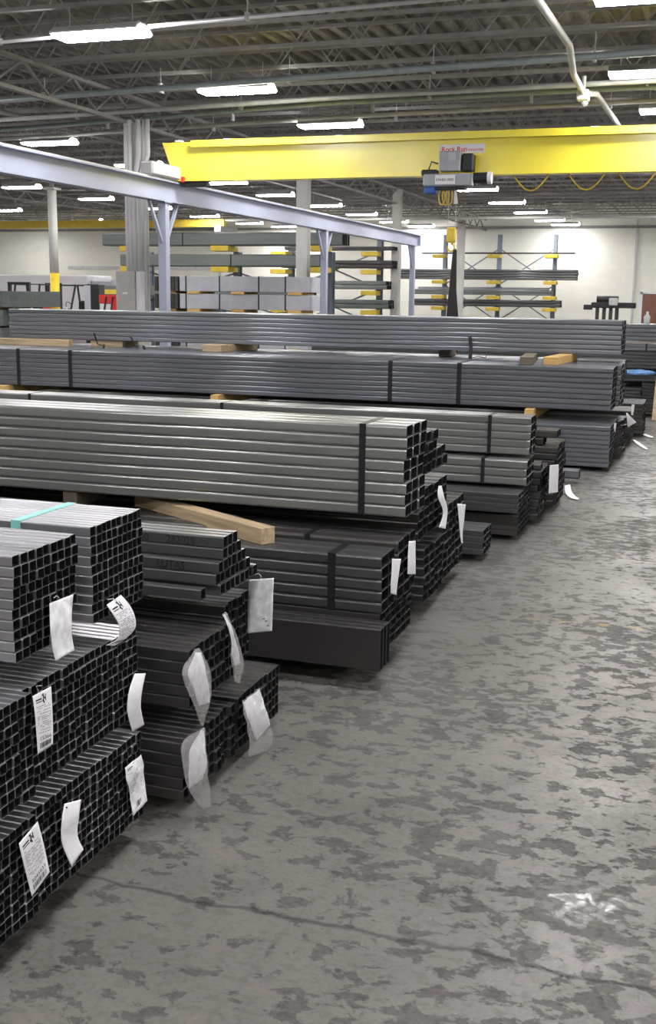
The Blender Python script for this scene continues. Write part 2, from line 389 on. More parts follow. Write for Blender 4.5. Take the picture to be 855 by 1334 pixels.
def strap_ring(y0, y1, z0, z1, x, w=.03, t=.002, m=None, parent=None, name='strap'):
    a, b = w / 2, t
    mb = MB()
    mb.box(x - a, x + a, y0 - b, y0, z0 - b, z1 + b).box(x - a, x + a, y1, y1 + b, z0 - b, z1 + b)
    mb.box(x - a, x + a, y0 - b, y1 + b, z1, z1 + b).box(x - a, x + a, y0 - b, y1 + b, z0 - b, z0)
    return mb.build(name, m or M_band, parent)
BUND = 'steel tube bundles stacked on the floor'
def bundle(label, X, Y, Z, cols, rows, w, h, L, m, jit=.006, straps=(), gap=.0005, skip=None, shift=None, name='tube_bundle', strapm=None, swid=.03, kind='square_tube', group=BUND, only=None):
    root = empty(name, (X, Y, Z), label, 'bundle of steel tubes', group)
    me = tube_mesh(w, h, L, m)
    pit = w + gap
    for r in range(rows):
        for c in range(cols):
            if only and not only(c, r): continue
            if skip and skip(c, r): continue
            dx = random.uniform(-jit, jit) if jit else 0
            if shift: dx += shift(c, r)
            inst(kind, me, root, (dx, c * pit + random.uniform(-.0003, .0003), r * (h + .0002)))
    for sx in straps:
        strap_ring(0, cols * pit - gap, 0, rows * (h + .0002), sx - X, swid, .002, strapm, root)
    return root
def block(X, Y, Z, dx, dy, dz, label, m=None, rz=0, name='timber_block', group='timber spacers between the bundles'):
    mb = MB().box(-dx / 2, dx / 2, -dy / 2, dy / 2, 0, dz, min(dz, dx) * .05)
    o = mb.build(name, m or M_wood, None, (X, Y, Z)); o.rotation_euler.z = rz
    return tag(o, label, 'timber', group)
HID = 'grey timber spacer lying hidden in the dark gap between stacked bundles'

# --- S1: nearest stack, at the left edge, small square tube
p, hh, wt = .0334, .0310, .0329
LN = 6.1
for lev, z0 in (('bottom', .085), ('middle', .467)):
    xs = (-1.775, -1.795, -1.79) if lev == 'bottom' else (-1.762, -1.79, -1.792)
    y0 = (2.272, 2.607, 2.945) if lev == 'bottom' else (2.255, 2.592, 2.93)
    pos = ('front bundle at the left edge', 'centre bundle', 'back bundle')
    for k in range(3):
        bundle('small square tubes, %s layer of the nearest stack, %s' % (lev, pos[k]), xs[k], y0[k], z0, 10, 10, wt, hh, LN, M_near, .005)
def sh1(c, r):
    if r <= 2 and c >= 5: return -.12
    return (-.006 if r in (2, 3, 4) else 0) + (.004 if r == 9 and c >= 4 else 0)
bundle('small square tube bundle, front one of two on top of the nearest stack', -1.79, 2.565, .867, 9, 10, .0345, .0308, LN, M_near, .005, gap=.0022, shift=lambda c, r: (.004 if r >= 7 else -.004) - (.11 if (r <= 2 and c >= 5) else 0))
bundle('small square tube bundle with a teal strap, back one on top of the nearest stack', -1.79, 2.98, .867, 10, 10, wt, hh, LN, M_near, .004, straps=(-2.06,), strapm=M_teal, swid=.034)
for z0, hz in ((0, .083), (.3975, .068), (.7795, .086)):
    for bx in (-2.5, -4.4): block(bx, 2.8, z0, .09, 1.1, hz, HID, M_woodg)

# --- S2: darker 2-inch tube stack behind it
q = .0455
bundle('dark tube bundle on the floor behind the nearest stack, front one', -1.735, 3.48, .05, 10, 5, q, q, LN, M_dark, .008, shift=lambda c, r: .01 * ((c * 7 + r * 3) % 3 == 0))
bundle('dark tube bundle on the floor behind the nearest stack, back one with clear sleeve', -1.728, 3.985, .05, 10, 5, q, q, LN, M_dark, .004)
bundle('dark tube bundle with rusty top, resting on the two floor bundles', -1.735, 3.55, .383, 9, 5, q, q, LN, M_dark, .006)
bundle('dark tube bundle beneath the loose stepped pile', -1.80, 4.0, .383, 6, 6, q, q, LN, M_dark, .010)
ROWS = {4: (3.862, 3, 0), 3: (3.862, 4, 0), 2: (3.817, 6, -.0), 1: (3.812, 7, -.005), 0: (3.838, 8, 0)}
pile = empty('tube_pile', (-1.74, 3.75, .745), 'stepped pyramid of loose dark tubes with stencilled marks, on the second stack', 'bundle of steel tubes', BUND)
me = tube_mesh(.0445, q, LN, M_mid)
for r, (ys, nn, sx) in ROWS.items():
    for c in range(nn): inst('square_tube', me, pile, (sx + random.uniform(-.006, .006), ys - 3.75 + c * .0475, r * (q + .0003)))
inst('square_tube', me, pile, (-.035, 3.742 - 3.75, 0))
def text_mesh(s, size, m, name, parent, M):
    cu = bpy.data.curves.new('t', 'FONT'); cu.body = s; cu.size = size; cu.extrude = .0002; cu.offset = size * .02
    to = bpy.data.objects.new('t', cu); C.objects.link(to); dg = bpy.context.evaluated_depsgraph_get()
    me = bpy.data.meshes.new_from_object(to.evaluated_get(dg)); C.objects.unlink(to); bpy.data.objects.remove(to)
    me.materials.clear(); me.materials.append(m); me.transform(M)
    o = bpy.data.objects.new(name, me); C.objects.link(o); o.parent = parent; return o
RX = Matrix.Rotation(PI / 2, 4, 'X')
for tt_, tx_ in (('01820', -.42), ('282028', -.24)): text_mesh(tt_, .042, M_ink, 'stencil_text', pile, Matrix.Translation((tx_, .1105, 4 * q + .008)) @ RX)
for tt_, tx_ in (('L', -.36), ('LUTAS', -.26)): text_mesh(tt_, .042, M_ink, 'stencil_text', pile, Matrix.Translation((tx_, .0655, 2 * q + .008)) @ RX)
for z0, hz in ((0, .048), (.2785, .103), (.659, .085)):
    for bx in (-2.3, -4.2): block(bx, 3.98 if z0 < .6 else 4.05, z0, .09, .95 if z0 < .6 else .45, hz, HID, M_woodg)

# --- S3: rectangular tube stack with the big pale bundle on top
bundle('three deep rectangular tubes lying at floor level under the strapped bundle', -1.412, 4.982, .105, 3, 1, .052, .213, LN, M_slab, .002, kind='rectangular_tube', name='rectangular_tube_set')
bundle('dark flat tube bundle at floor level behind the three deep tubes', -1.47, 5.147, .12, 6, 5, .104, .0445, LN, M_dark, .008, kind='rectangular_tube')
bundle('grey rectangular tube bundle, black strap, five rows high, second level of third stack', -1.46, 5.144, .345, 2, 5, .125, .0576, LN, M_mid, .004, straps=(-1.72,), kind='rectangular_tube', swid=.04)
bundle('dark rectangular tube bundle directly behind the five-row strapped one', -1.455, 5.42, .345, 3, 5, .122, .062, LN, M_dark, .006, straps=(-1.95,), kind='rectangular_tube')
def shF(c, r): return (0, 0.004, .01)[c] + (-.012 if r in (3, 4) else 0)
bundle('large pale rectangular tube bundle, eight rows high, with one wide black strap', -1.465, 5.58, .752, 3, 8, .125, .0602, LN, M_lite, .003, straps=(-1.705,), kind='rectangular_tube', shift=shF, swid=.036)
bundle('dark tubes jutting out behind the large pale bundle', -1.515, 5.98, .885, 6, 4, .125, .060, LN, M_dark, .01, kind='rectangular_tube', skip=lambda c, r: c >= 4 and r >= 2)
bundle('dark tube bundle with white tag under the jutting tubes', -1.52, 6.08, .515, 6, 5, .122, .0565, LN, M_dark, .008, kind='rectangular_tube')
bundle('dark tube bundle on the floor behind the three deep tubes, five rows', -1.525, 6.30, .09, 4, 6, .122, .0555, LN, M_dark, .008, kind='rectangular_tube')
bundle('brownish dark tube bundle with pointed tag, behind the third stack', -1.55, 6.9, .09, 5, 8, .118, .060, LN, M_mid, .008, kind='rectangular_tube')
bundle('small low stack of flat tubes on the floor past the pointed tag', -1.47, 7.86, .05, 3, 4, .10, .046, LN, M_mid, .006, kind='rectangular_tube')
for X_, Y_, z0, dy, hz in ((-2.3, 5.35, 0, .8, .104), (-2.3, 6.5, .425, .9, .09), (-2.3, 6.4, .80, .7, .085), (-2.3, 7.0, 0, 1.3, .09), (-2.3, 8.0, 0, .4, .05)):
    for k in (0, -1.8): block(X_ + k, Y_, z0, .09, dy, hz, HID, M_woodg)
ax = Vector((-.80, .47, 0)).normalized()
cpt = Vector((-2.09, 5.215, 0)) + ax * .62
block(cpt.x, cpt.y, .6335, 1.24, .09, .088, 'pale timber beam jutting out from under the large pale bundle', M_wood, math.atan2(ax.y, ax.x), 'timber_beam')
block(-4.5, 5.5, .6335, .09, .6, .117, HID, M_woodg)
block(-3.5, 5.78, .657, .09, .35, .094, HID, M_woodg)

# --- S4
R_ = 'rectangular_tube'
LL = 7.4
bundle('dark flat tubes on the floor under the fourth stack', -1.345, 8.62, .05, 5, 4, .115, .041, LL, M_dark, .006, kind=R_)
bundle('dark flat tube bundle with a pale wide top, lower part of the fourth stack', -1.335, 8.52, .25, 5, 4, .117, .0375, LL, M_mid, .006, kind=R_)
bundle('four-row grey tube bundle with strap in the middle of the fourth stack', -1.32, 8.77, .428, 3, 3, .13, .067, LL, M_lite, .004, straps=(-1.67,), kind=R_)
bundle('five-row pale tube bundle with three straps on top of the fourth stack', -1.32, 8.89, .657, 2, 5, .13, .0610, LL, M_lite, .004, straps=(-1.65, -4.0, -5.94), kind=R_)
bundle('dark tube bundle behind the five-row pale bundle', -1.37, 9.17, .657, 3, 4, .13, .0605, LL, M_mid, .008, kind=R_)
for z0, hz, Y_, dy in ((0, .05, 8.9, .6), (.215, .035, 8.9, .6), (.633, .024, 9.0, .4), (.402, .026, 9.0, .5)):
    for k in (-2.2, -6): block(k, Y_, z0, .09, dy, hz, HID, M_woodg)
bundle('low dark bundle with pointed pieces beside the hanging white tag', -1.29, 9.30, .05, 5, 7, .11, .06, LL, M_dark, .02, kind=R_)
bundle('pair of pale tube ends on the low dark bundle', -1.30, 9.35, .473, 2, 1, .11, .05, LL, M_mid, .01, kind=R_)
bundle('dark bundle with brown lower rows right of the hanging white tag', -1.25, 10.0, .05, 6, 9, .107, .06, LL, M_dark, .012, kind=R_)
bundle('two dark tubes poking out above the dark bundle', -1.255, 10.04, .595, 2, 2, .12, .068, LL, M_dark, .004, kind=R_, shift=lambda c, r: -.12 if r == 0 else 0)
bundle('single bright tube lying low in front of the long lower bundle', -1.215, 11.66, .05, 1, 1, .12, .10, LL, M_blue, 0, kind=R_)
block(-1.9, 9.6, 0, .09, 1.6, .05, HID, M_woodg); block(-1.9, 11.7, 0, .09, .3, .05, HID, M_woodg)
# --- S5 with the long bundles
L5 = 9.3
bundle('nine-row blue-grey tube bundle on the floor near the end of the aisle', -1.0, 12.6, .05, 6, 9, .15, .0505, L5, M_blue, .004, kind=R_)
bundle('ragged dark tube bundle behind the nine-row bundle', -.955, 13.62, .05, 5, 8, .14, .052, L5, M_dark, .02, kind=R_)
bundle('long blue-grey tube bundle with many straps, eight rows, front of the upper level', -1.04, 13.0, .639, 4, 8, .15, .0609, L5, M_blue, .004, straps=(-2.80, -3.64, -8.04, -8.84), kind=R_, swid=.055)
bundle('long blue-grey tube bundle behind the many-strapped one', -1.0, 13.63, .639, 4, 8, .15, .0609, L5, M_blue, .01, kind=R_)
bundle('third long tube bundle at the back of the upper level', -1.03, 14.26, .639, 4, 8, .15, .0609, L5, M_blue, .01, kind=R_)
bundle('topmost long blue-grey tube bundle, seven rows, both ends in view', -1.045, 14.0, 1.222, 4, 7, .15, .0585, 8.6, M_blue, .005, kind=R_)
for k in (-1.9, -5, -8.6): block(k, 13.5, 0, .09, 1.8, .05, HID, M_woodg)
for px_ in (690, 281, 5):
    a = at(px_, 537 if px_ > 600 else 515, Y=12.9); block(a.x, 13.7, .507, .10, 1.7, .131, 'small yellow timber end under the long strapped bundle, at picture x %d' % px_ if 0 else ('yellow timber end under the long strapped bundle near its right end' if px_ > 600 else 'yellow timber end under the long strapped bundle near the middle' if px_ > 100 else 'yellow timber end under the long strapped bundle at the left edge'), M_woody, name='timber_block')
block(-1.72, 13.75, 1.128, .16, 1.2, .093, 'orange-yellow timber block under the topmost bundle, nearer its right end', M_woody, -.08)
block(-2.08, 13.6, 1.128, .15, 1.2, .093, 'weathered round-edged timber end left of the orange-yellow block', M_woodg, .1)
block(-6.25, 14.2, 1.128, .30, 1.0, .093, 'pale short timber block in the gap below the topmost bundle, mid length', M_wood, -.12)
block(-9.35, 13.9, 1.128, 1.5, .12, .093, 'long pale timber lying along the gap at the far left', M_wood, .06, 'timber_beam')
block(-8.1, 14.3, 1.128, .5, .5, .093, 'pale timber plate under the topmost bundle behind the curled straps', M_wood, .03)
block(-3.3, 14.55, 1.128, .12, .5, .093, HID, M_woodg)
def curl(name, label, pts, w=.03):
    mb = MB(); P = [Vector(p) for p in pts]
    for a, b in zip(P, P[1:]): mb.bar(a, b, w, .006)
    o = mb.build(name, M_band); return tag(o, label, 'strap', 'cut strapping ends')
zt5 = 1.13
curl('cut_strap', 'black strapping end standing upright in front of the topmost bundle', [(-2.86, 13.9, zt5), (-2.86, 13.92, zt5 + .14), (-2.88, 13.93, zt5 + .27)], .045)
curl('cut_strap', 'low bent black strapping end right of the upright one', [(-2.86, 13.85, zt5 + .01), (-2.74, 13.85, zt5 + .04), (-2.66, 13.85, zt5 + .02), (-2.62, 13.86, zt5 + .11)], .04)
curl('cut_strap', 'curled black strapping end at the left on top of the long bundle', [(-8.17, 13.85, zt5 + .20), (-8.12, 13.85, zt5 + .05), (-8.02, 13.8, zt5 + .03), (-7.93, 13.7, zt5 + .05), (-7.88, 13.6, zt5 + .005)], .03)
curl('cut_strap', 'curled black strapping end second from the left on the long bundle', [(-7.6, 13.85, zt5 + .16), (-7.52, 13.85, zt5 + .04), (-7.38, 13.8, zt5 + .05), (-7.28, 13.65, zt5 + .005)], .035)

# --- stacks closing the aisle
bundle('low bundle with triangular tag at the end of the aisle', -.95, 14.9, .05, 5, 8, .14, .052, L5, M_dark, .02, kind=R_)
bundle('low bundle with bright top right of the triangular tag', -.845, 16.0, .05, 6, 8, .14, .052, L5, M_dark, .01, kind=R_)
for k in (-1.6, -5): block(k, 15.8, 0, .09, 2, .05, HID, M_woodg)
XN = 2.2; N_ = 'long bundle across the end of the aisle, '
bundle(N_ + 'uppermost', XN, 19, 1.225, 4, 4, .15, .066, 9, M_blue, .01, kind=R_)
bundle(N_ + 'thin strapped second one from the top', XN, 19, 1.06, 4, 2, .15, .055, 9, M_blue, .01, straps=(-1.02,), kind=R_)
bundle(N_ + 'grey third one above the blue plastic', XN, 19, .77, 4, 5, .15, .055, 9, M_mid, .01, kind=R_)
bundle(N_ + 'thin one beneath the blue plastic', XN, 18.95, .57, 4, 2, .15, .052, 9, M_mid, .01, kind=R_)
bundle(N_ + 'lowest, on the floor', -1.06, 18.9, .09, 4, 7, .15, .055, 6, M_mid, .01, kind=R_)
bundle('short dark bundle end beside the leaning board', 1.5, 18.9, .09, 4, 9, .15, .052, 2.54, M_dark, .01, kind=R_)
for z0, hz in ((0, .09), (.478, .09), (.677, .09), (1.048, .01), (1.172, .05)):
    for k in (-1.6, 0.4, -4.5): block(k, 19.2, z0, .1, .7, hz, HID, M_woodg)
bundle('dark bundle stored behind the ones across the aisle end', 2.2, 20.0, .09, 4, 14, .15, .06, 9, M_dark, .01, kind=R_)
block(-1.6, 20.3, 0, .1, .7, .09, HID, M_woodg)
# blue plastic
import bmesh
bm = bmesh.new(); bmesh.ops.create_icosphere(bm, subdivisions=4, radius=1)
for v_ in bm.verts:
    c = v_.co; k = 1 + .12 * math.sin(9 * c.x + 5 * c.y) + .1 * math.sin(13 * c.y - 7 * c.z + 3 * c.x)
    v_.co = Vector((c.x * .24 * k, c.y * .05 * k, max(-.035, c.z * .05 * k)))
bme = bpy.data.meshes.new('blue_plastic'); bm.to_mesh(bme); bm.free(); bme.materials.append(M_bag)
for f_ in bme.polygons: f_.use_smooth = True
tag(inst('plastic_sheet', bme, None, (-1.12, 18.90, .715)), 'crumpled blue plastic tucked between bundles at the aisle end', 'plastic sheet')
bo = MB().box(-.06, .06, -.02, .02, 0, 1.25, .004).build('leaning_board', M_wood, None, (-.775, 18.42, 0)); bo.rotation_euler = (-.30, .02, 0)
tag(bo, 'pale upright board leaning at the right edge at the end of the aisle', 'board')

# ------------------------------------------------------------------ tags
def interp(P, t):
    n = len(P) - 1; f = t * n; i = min(int(f), n - 1); u = f - i
    p0, p1, p2, p3 = P[max(i - 1, 0)], P[i], P[i + 1], P[min(i + 2, n)]
    return .5 * ((2 * p1) + (p2 - p0) * u + (2 * p0 - 5 * p1 + 4 * p2 - p3) * u * u + (3 * p1 - p0 - 3 * p2 + p3) * u ** 3)
def sheet(name, label, left, right, plane, offs, m, cat='tag', group='tags wired to the bundle ends', parent=None, rough=0., sub=(8, 16), thick=.0012):
    ax_, val = plane
    n = len(left)
    def tp(p, o): 
        return at(p[0], p[1], **{ax_: val + (o if ax_ == 'X' else (-o if ax_ == 'Y' else o))})
    lf = [tp(p, offs[i]) for i, p in enumerate(left)]; rt = [tp(p, offs[i]) for i, p in enumerate(right)]
    o0 = (lf[0] + rt[0]) / 2 if not parent else Vector((0, 0, 0))
    base = o0 if not parent else parent.matrix_world.translation.copy()
    if parent: base = Vector(parent.location)
    nu, nv = sub
    def S(u, v):
        a = interp(lf, v); b = interp(rt, v); return a + (b - a) * u - base
    vs = []; fs = []
    rnd = random.Random(len(label or '') + nu)
    for j in range(nv + 1):
        for i in range(nu + 1):
            q_ = S(i / nu, j / nv)
            if rough: q_ = q_ + Vector((rnd.uniform(0, rough), 0, 0)) + Vector((math.sin(i * 1.3 + j * .9) * rough, 0, 0))
            vs.append(q_)
    for j in range(nv):
        for i in range(nu):
            a = j * (nu + 1) + i; fs.append((a, a + 1, a + nu + 2, a + nu + 1))
    mb = MB().add(vs, fs); me = mb.mesh(name, True); me.materials.append(m)
    o = inst(name, me, parent, None if parent else base)
    md = o.modifiers.new('thickness', 'SOLIDIFY'); md.thickness = thick; md.offset = 0
    if label and not parent: tag(o, label, cat, group)
    return o, S
def surf_quad(mb, S, u0, u1, v0, v1, off=.0015):
    k = 4; vs = []
    for j in range(k + 1):
        for u in (u0, u1): vs.append(nrm(S, u, v0 + (v1 - v0) * j / k, off))
    mb.add(vs, [(2 * j, 2 * j + 1, 2 * j + 3, 2 * j + 2) for j in range(k)])
def nrm(S, u, v, off):
    e = .01; p0 = S(u, v); a = S(u + e, v) - p0; b = S(u, v + e) - p0; nn = a.cross(b).normalized()
    if nn.x < 0: nn = -nn
    return p0 + nn * off
def surf_text(s, S, u, v, hv, parent, m, aspect=1., name='printed_number', wu=None):
    cu = bpy.data.curves.new('t', 'FONT'); cu.body = s; cu.size = 1
    to = bpy.data.objects.new('t', cu); C.objects.link(to); dg = bpy.context.evaluated_depsgraph_get()
    me = bpy.data.meshes.new_from_object(to.evaluated_get(dg)); C.objects.unlink(to); bpy.data.objects.remove(to)
    w = max(q_.co.x for q_ in me.vertices)
    for q_ in me.vertices:
        x, y = q_.co.x / w * wu, q_.co.y * hv
        q_.co = nrm(S, u + x, v - y, .0018)
    me.materials.clear(); me.materials.append(m); o = inst(name, me, parent); return o
def print_tag(o, S, number, full=True):
    rnd = random.Random(number)
    lg = MB(); surf_quad(lg, S, .10, .42, .125, .15); surf_quad(lg, S, .10, .42, .17, .185)
    for a in range(5):
        surf_quad(lg, S, .46 + .05 * (a % 3), .52 + .05 * (a % 3), .07 + .03 * a, .10 + .03 * a)
    surf_quad(lg, S, .50, .55, .06, .20); surf_quad(lg, S, .62, .66, .08, .19)
    lg.build('printed_logo', M_ink, o)
    if not full: return
    tx = MB(); v = .24
    while v < .68:
        u = .1
        while u < .85:
            w = rnd.uniform(.04, .14)
            if rnd.random() > .25: surf_quad(tx, S, u, min(u + w, .9), v, v + .012)
            u += w + .03
        v += rnd.choice((.028, .028, .045))
    tx.build('printed_lines', M_inkg, o)
    if number: surf_text(number, S, .14, .80, .085, o, M_ink, wu=.72)
    bc = MB(); u = .14
    while u < .85:
        w = rnd.choice((.012, .02, .035)); surf_quad(bc, S, u, u + w, .83, .92); u += w + rnd.choice((.015, .025))
    bc.build('barcode', M_ink, o)
def wire(pts, parent):
    MB().tube([Vector(p_) - Vector(parent.location) for p_ in pts], .0015, 6).build('wire', M_galv, parent)
TX = ('X', -1.765)
o, S = sheet('paper_tag', 'blank smudged white tag hanging on the front top bundle of the nearest stack', [(64.5, 786), (65.5, 815), (68, 842), (72.5, 861)], [(95.5, 774), (93.5, 800), (93.5, 828), (97, 847)], TX, (0, .012, .015, .02), M_tagd)
wire([at(77, 779, X=-1.765), at(74, 776, X=-1.755), at(70, 779, X=-1.76)], o)
o, S = sheet('shipping_label', 'curled white printed label folding over at the back top bundle', [(139, 788), (147, 800), (154.6, 813), (155.5, 825), (151, 834), (138, 840.5)], [(157.5, 775), (168, 787), (175, 801), (176.5, 817), (166, 830), (149, 841.5)], TX, (0, .02, .03, .03, .02, .012), M_tag, sub=(8, 24))
print_tag(o, S, '', True)
wire([at(152, 782, X=-1.76), at(147, 780, X=-1.75), at(140, 781, X=-1.76)], o)
o, S = sheet('shipping_label', 'upright printed label reading 15366 on the middle layer of the nearest stack', [(42.5, 907), (45.5, 930), (47.5, 955), (49.5, 982)], [(66.5, 894), (68, 922), (69, 948), (68.7, 969)], ('X', -1.74), (0, .008, .008, .012), M_tag)
print_tag(o, S, '15366')
wire([at(50, 900, X=-1.74), at(47, 894, X=-1.73), at(54, 893, X=-1.74)], o)
o, S = sheet('paper_tag', 'blank white bowed tag at the back corner of the middle layer', [(175.5, 877.5), (168, 901), (166, 927), (172.5, 953)], [(190, 877), (185, 901), (183.5, 922), (188, 944)], TX, (0, .02, .02, .005), M_tag)
o, S = sheet('shipping_label', 'crumpled printed label at the back corner of the bottom layer', [(162.4, 1000), (165, 1016), (169, 1035), (173, 1063)], [(184, 983), (186.8, 998.5), (188, 1019), (192, 1043)], TX, (0, .01, .005, .015), M_tagd, rough=.0015)
print_tag(o, S, '')
o, S = sheet('paper_tag', 'blank white bent tag in the centre of the bottom layer', [(84, 1047), (80.2, 1072), (81, 1099), (93.5, 1129)], [(105.8, 1041.5), (103, 1062), (101, 1088), (108.8, 1106.5)], TX, (0, .012, .008, .02), M_tag)
MB().tube([at(87, 1052, X=-1.758) - Vector(o.location), at(87, 1052, X=-1.75) - Vector(o.location)], .003, 8).build('eyelet', M_ink, o)
o, S = sheet('shipping_label', 'slanted printed label reading 5045433 on the front bundle of the bottom layer', [(24.6, 1099), (30, 1122), (36, 1146), (41.6, 1167.5)], [(49, 1070), (55, 1092), (60, 1114), (64.6, 1136)], ('X', -1.745), (0, .006, .006, .01), M_tag)
print_tag(o, S, '5045433')
o, S = sheet('paper_tag', 'broad white tag with faint scrawl hanging by wire from the stepped pile', [(325, 755), (323.8, 778), (323, 801), (322.4, 825)], [(357, 753), (356, 776), (355.3, 799), (354.6, 821.8)], ('Y', 4.24), (0, .004, .008, .004), M_tagd)
wire([at(338, 757, Y=4.22), at(340.5, 751, Y=4.21), at(337, 747, Y=4.2), at(330, 749, Y=4.2)], o)
mk = MB()
for u0, v0 in ((.08, .22), (.18, .20), (.33, .19), (.55, .36), (.2, .48), (.3, .46), (.6, .74), (.7, .78), (.78, .86)): surf_quad(mk, S, u0, u0 + .1, v0, v0 + .02)
mk.build('scrawl', M_inkg, o)
S3 = ('X', -1.43)
sheet('paper_tag', 'narrow white tag on the five-row strapped bundle', [(511, 728), (510.5, 743), (509.5, 758), (509, 773)], [(522.7, 728), (520.5, 743), (518, 760), (516.5, 775)], S3, (0, .004, .006, .004), M_tag)
sheet('paper_tag', 'narrow white tag right of the first one, on the bundle behind', [(533, 705), (532, 720), (531.5, 735), (531, 748)], [(541.5, 704.5), (541.5, 719), (541.5, 733), (541.5, 748)], S3, (0, .004, .006, .004), M_tag)
sheet('paper_tag', 'curling white tag beside the jutting tubes below the large pale bundle', [(571.5, 633), (570.8, 647), (577.5, 667), (572, 687)], [(575.5, 632.5), (579, 648), (583.3, 665), (580.6, 689)], ('X', -1.48), (0, .02, .01, .02), M_tag)
sheet('paper_tag', 'pointed white tag on the brownish bundle', [(596, 656), (598, 676), (599.5, 695), (601, 707)], [(607, 657), (605, 677), (603, 694), (603.2, 708)], ('X', -1.51), (0, .004, .006, .004), M_tag)
sheet('paper_tag', 'wide white tag hanging in front of the brown-rowed bundle', [(716.8, 606), (716, 618), (715.5, 631), (715, 643)], [(728, 605), (728, 617), (727.3, 629), (727, 641)], ('X', -1.21), (0, .004, .006, .004), M_tag)
sheet('paper_tag', 'white tag curled on the floor beyond the brown-rowed bundle', [(736, 632.5), (737, 642), (743.5, 648.5), (753, 651)], [(743, 631), (745, 640), (749.5, 646), (755, 649.5)], ('Z', .012), (.06, .015, .0, .0), M_tag)
sheet('paper_tag', 'triangular white tag hanging off the low bundle at the aisle end', [(816, 538), (817, 545), (817.5, 551), (818, 556.5)], [(817.5, 538), (822, 543), (827, 548), (829.6, 550)], ('X', -.90), (0, .01, .01, .01), M_tag)
sheet('paper_tag', 'narrow white tag above the triangular one', [(823.5, 527), (823, 532), (822.5, 537), (823, 541)], [(827, 527), (826.5, 532), (825.5, 537), (825, 541)], ('X', -.82), (0, .004, .006, .004), M_tag)
sheet('paper_tag', 'small white tag on the end of the nine-row bundle', [(800.6, 551), (800.2, 555), (800.4, 559), (801.5, 563)], [(803.4, 551), (803, 555), (802.4, 559), (802, 563)], ('X', -.97), (0, .004, .006, .004), M_tag)
sheet('paper_tag', 'white tag lying on the floor at the aisle end, nearer one', [(825, 573), (829, 577.5), (835, 582), (841.5, 585)], [(828, 573), (834, 577), (840, 581), (845, 585)], ('Z', .012), (.02, .0, .0, .0), M_tag)
sheet('paper_tag', 'white tag lying on the floor at the aisle end, farther one', [(838, 566), (842, 568), (846, 569.4), (850, 570)], [(841, 564.5), (845, 566.5), (849, 568), (852, 569.5)], ('Z', .012), (.02, .0, .0, .0), M_tag)
# clear sleeves with papers
def sleeve(label, L_, R__, X_, PL, PR, offs=(0, .02, .025, .015)):
    n_ = len(L_)
    o, S = sheet('plastic_sleeve', label, L_, R__, ('X', X_), offs, M_film, 'document sleeve', 'clear document sleeves', rough=.0022, sub=(10, 20), thick=.0006)
    sheet('document', None, PL, PR, ('X', X_ - .006), offs, M_tagd, parent=o, rough=.0015)
    return o
sleeve('clear sleeve with papers hanging on the rusty-topped dark bundle', [(253, 846), (237, 876), (247, 905), (262, 945)], [(259, 844), (271, 866), (275.5, 900), (265, 946)], -1.70, [(255, 850), (245, 876), (253, 900), (259, 920)], [(262, 850), (267, 870), (272, 896), (273, 915)])
sleeve('clear sleeve with paper touching the floor, on the front floor bundle', [(262, 949), (236, 972), (245.7, 1028), (264, 1054)], [(266, 948), (269.5, 985), (272, 1020), (275.5, 1050)], -1.68, [(262, 951), (248, 976), (246, 1004), (246.5, 1027)], [(265.5, 951), (267, 970), (269, 995), (264, 1014)])
sleeve('clear sleeve with a bright paper on the back floor bundle', [(315, 913), (319, 934), (324, 960), (324, 986)], [(338, 896), (347, 925), (354, 950), (356, 975)], -1.68, [(316, 915), (322, 932), (328, 949), (334, 965)], [(338, 898), (343, 914), (348, 930), (352, 944)])
sleeve('clear sleeve hanging between the two upper dark bundles', [(289, 800), (300, 826), (301, 860), (306, 888)], [(294, 797), (304, 818), (317, 858), (312.5, 891)], -1.72, [(290, 801), (300, 826), (302, 850), (306, 868)], [(294, 800), (303, 822), (310, 846), (313, 864)])

# ------------------------------------------------------------------ runway beam, posts, bridge crane
rb = empty('crane_runway', (-9, 20.5, 3.40), 'long grey-blue runway beam of the overhead crane receding at the left', 'crane runway')
MB().prism(I_prof(.20, .35, .022, .014), 'y', -15, 14.45).build('beam', M_runway, rb)
MB().box(-.03, .03, -15, 14.3, .35, .385).build('rail', M_galv, rb)
MB().box(-.1, .1, 14.44, 14.46, 0, .35).build('end_plate', M_runway, rb)
for i_, y in enumerate((9.28, 17.64, 26.02, 34.4)):
    t = empty('runway_post', (-9, y, 0), 'grey-blue square post carrying the runway beam, ' + ('off the left edge', 'nearest in view, beside the conduit column', 'middle one of those in view', 'last one at the end of the beam')[i_], 'post', 'posts under the crane runway')
    MB().box(-.075, .075, -.075, .075, .012, 3.385, .008).build('shaft', M_runway, t)
    MB().box(-.15, .15, -.15, .15, 0, .012).build('base_plate', M_runway, t)
    MB().box(-.1, .1, -.14, .14, 3.385, 3.40).build('cap_plate', M_runway, t)
    for s_ in (-1, 1):
        if i_ == 3 and s_ == 1: continue
        MB().bar((0, s_ * .07, 2.72), (0, s_ * .52, 3.39), .05, .05).build('brace', M_runway, t)
cr = empty('bridge_crane', (-9, 18.15, 3.785), 'yellow overhead bridge crane girder spanning the hall', 'crane')
gb = MB(); Lg = 13.0
gb.add([(-.22, -.09, .63), (.02, -.09, 0), (Lg, -.09, 0), (Lg, -.09, .60), (-.22, .09, .63), (.02, .09, 0), (Lg, .09, 0), (Lg, .09, .60)],
       [(0, 1, 2, 3), (7, 6, 5, 4), (0, 4, 5, 1), (1, 5, 6, 2), (2, 6, 7, 3), (3, 7, 4, 0)])
gb.build('girder', M_yel, cr)
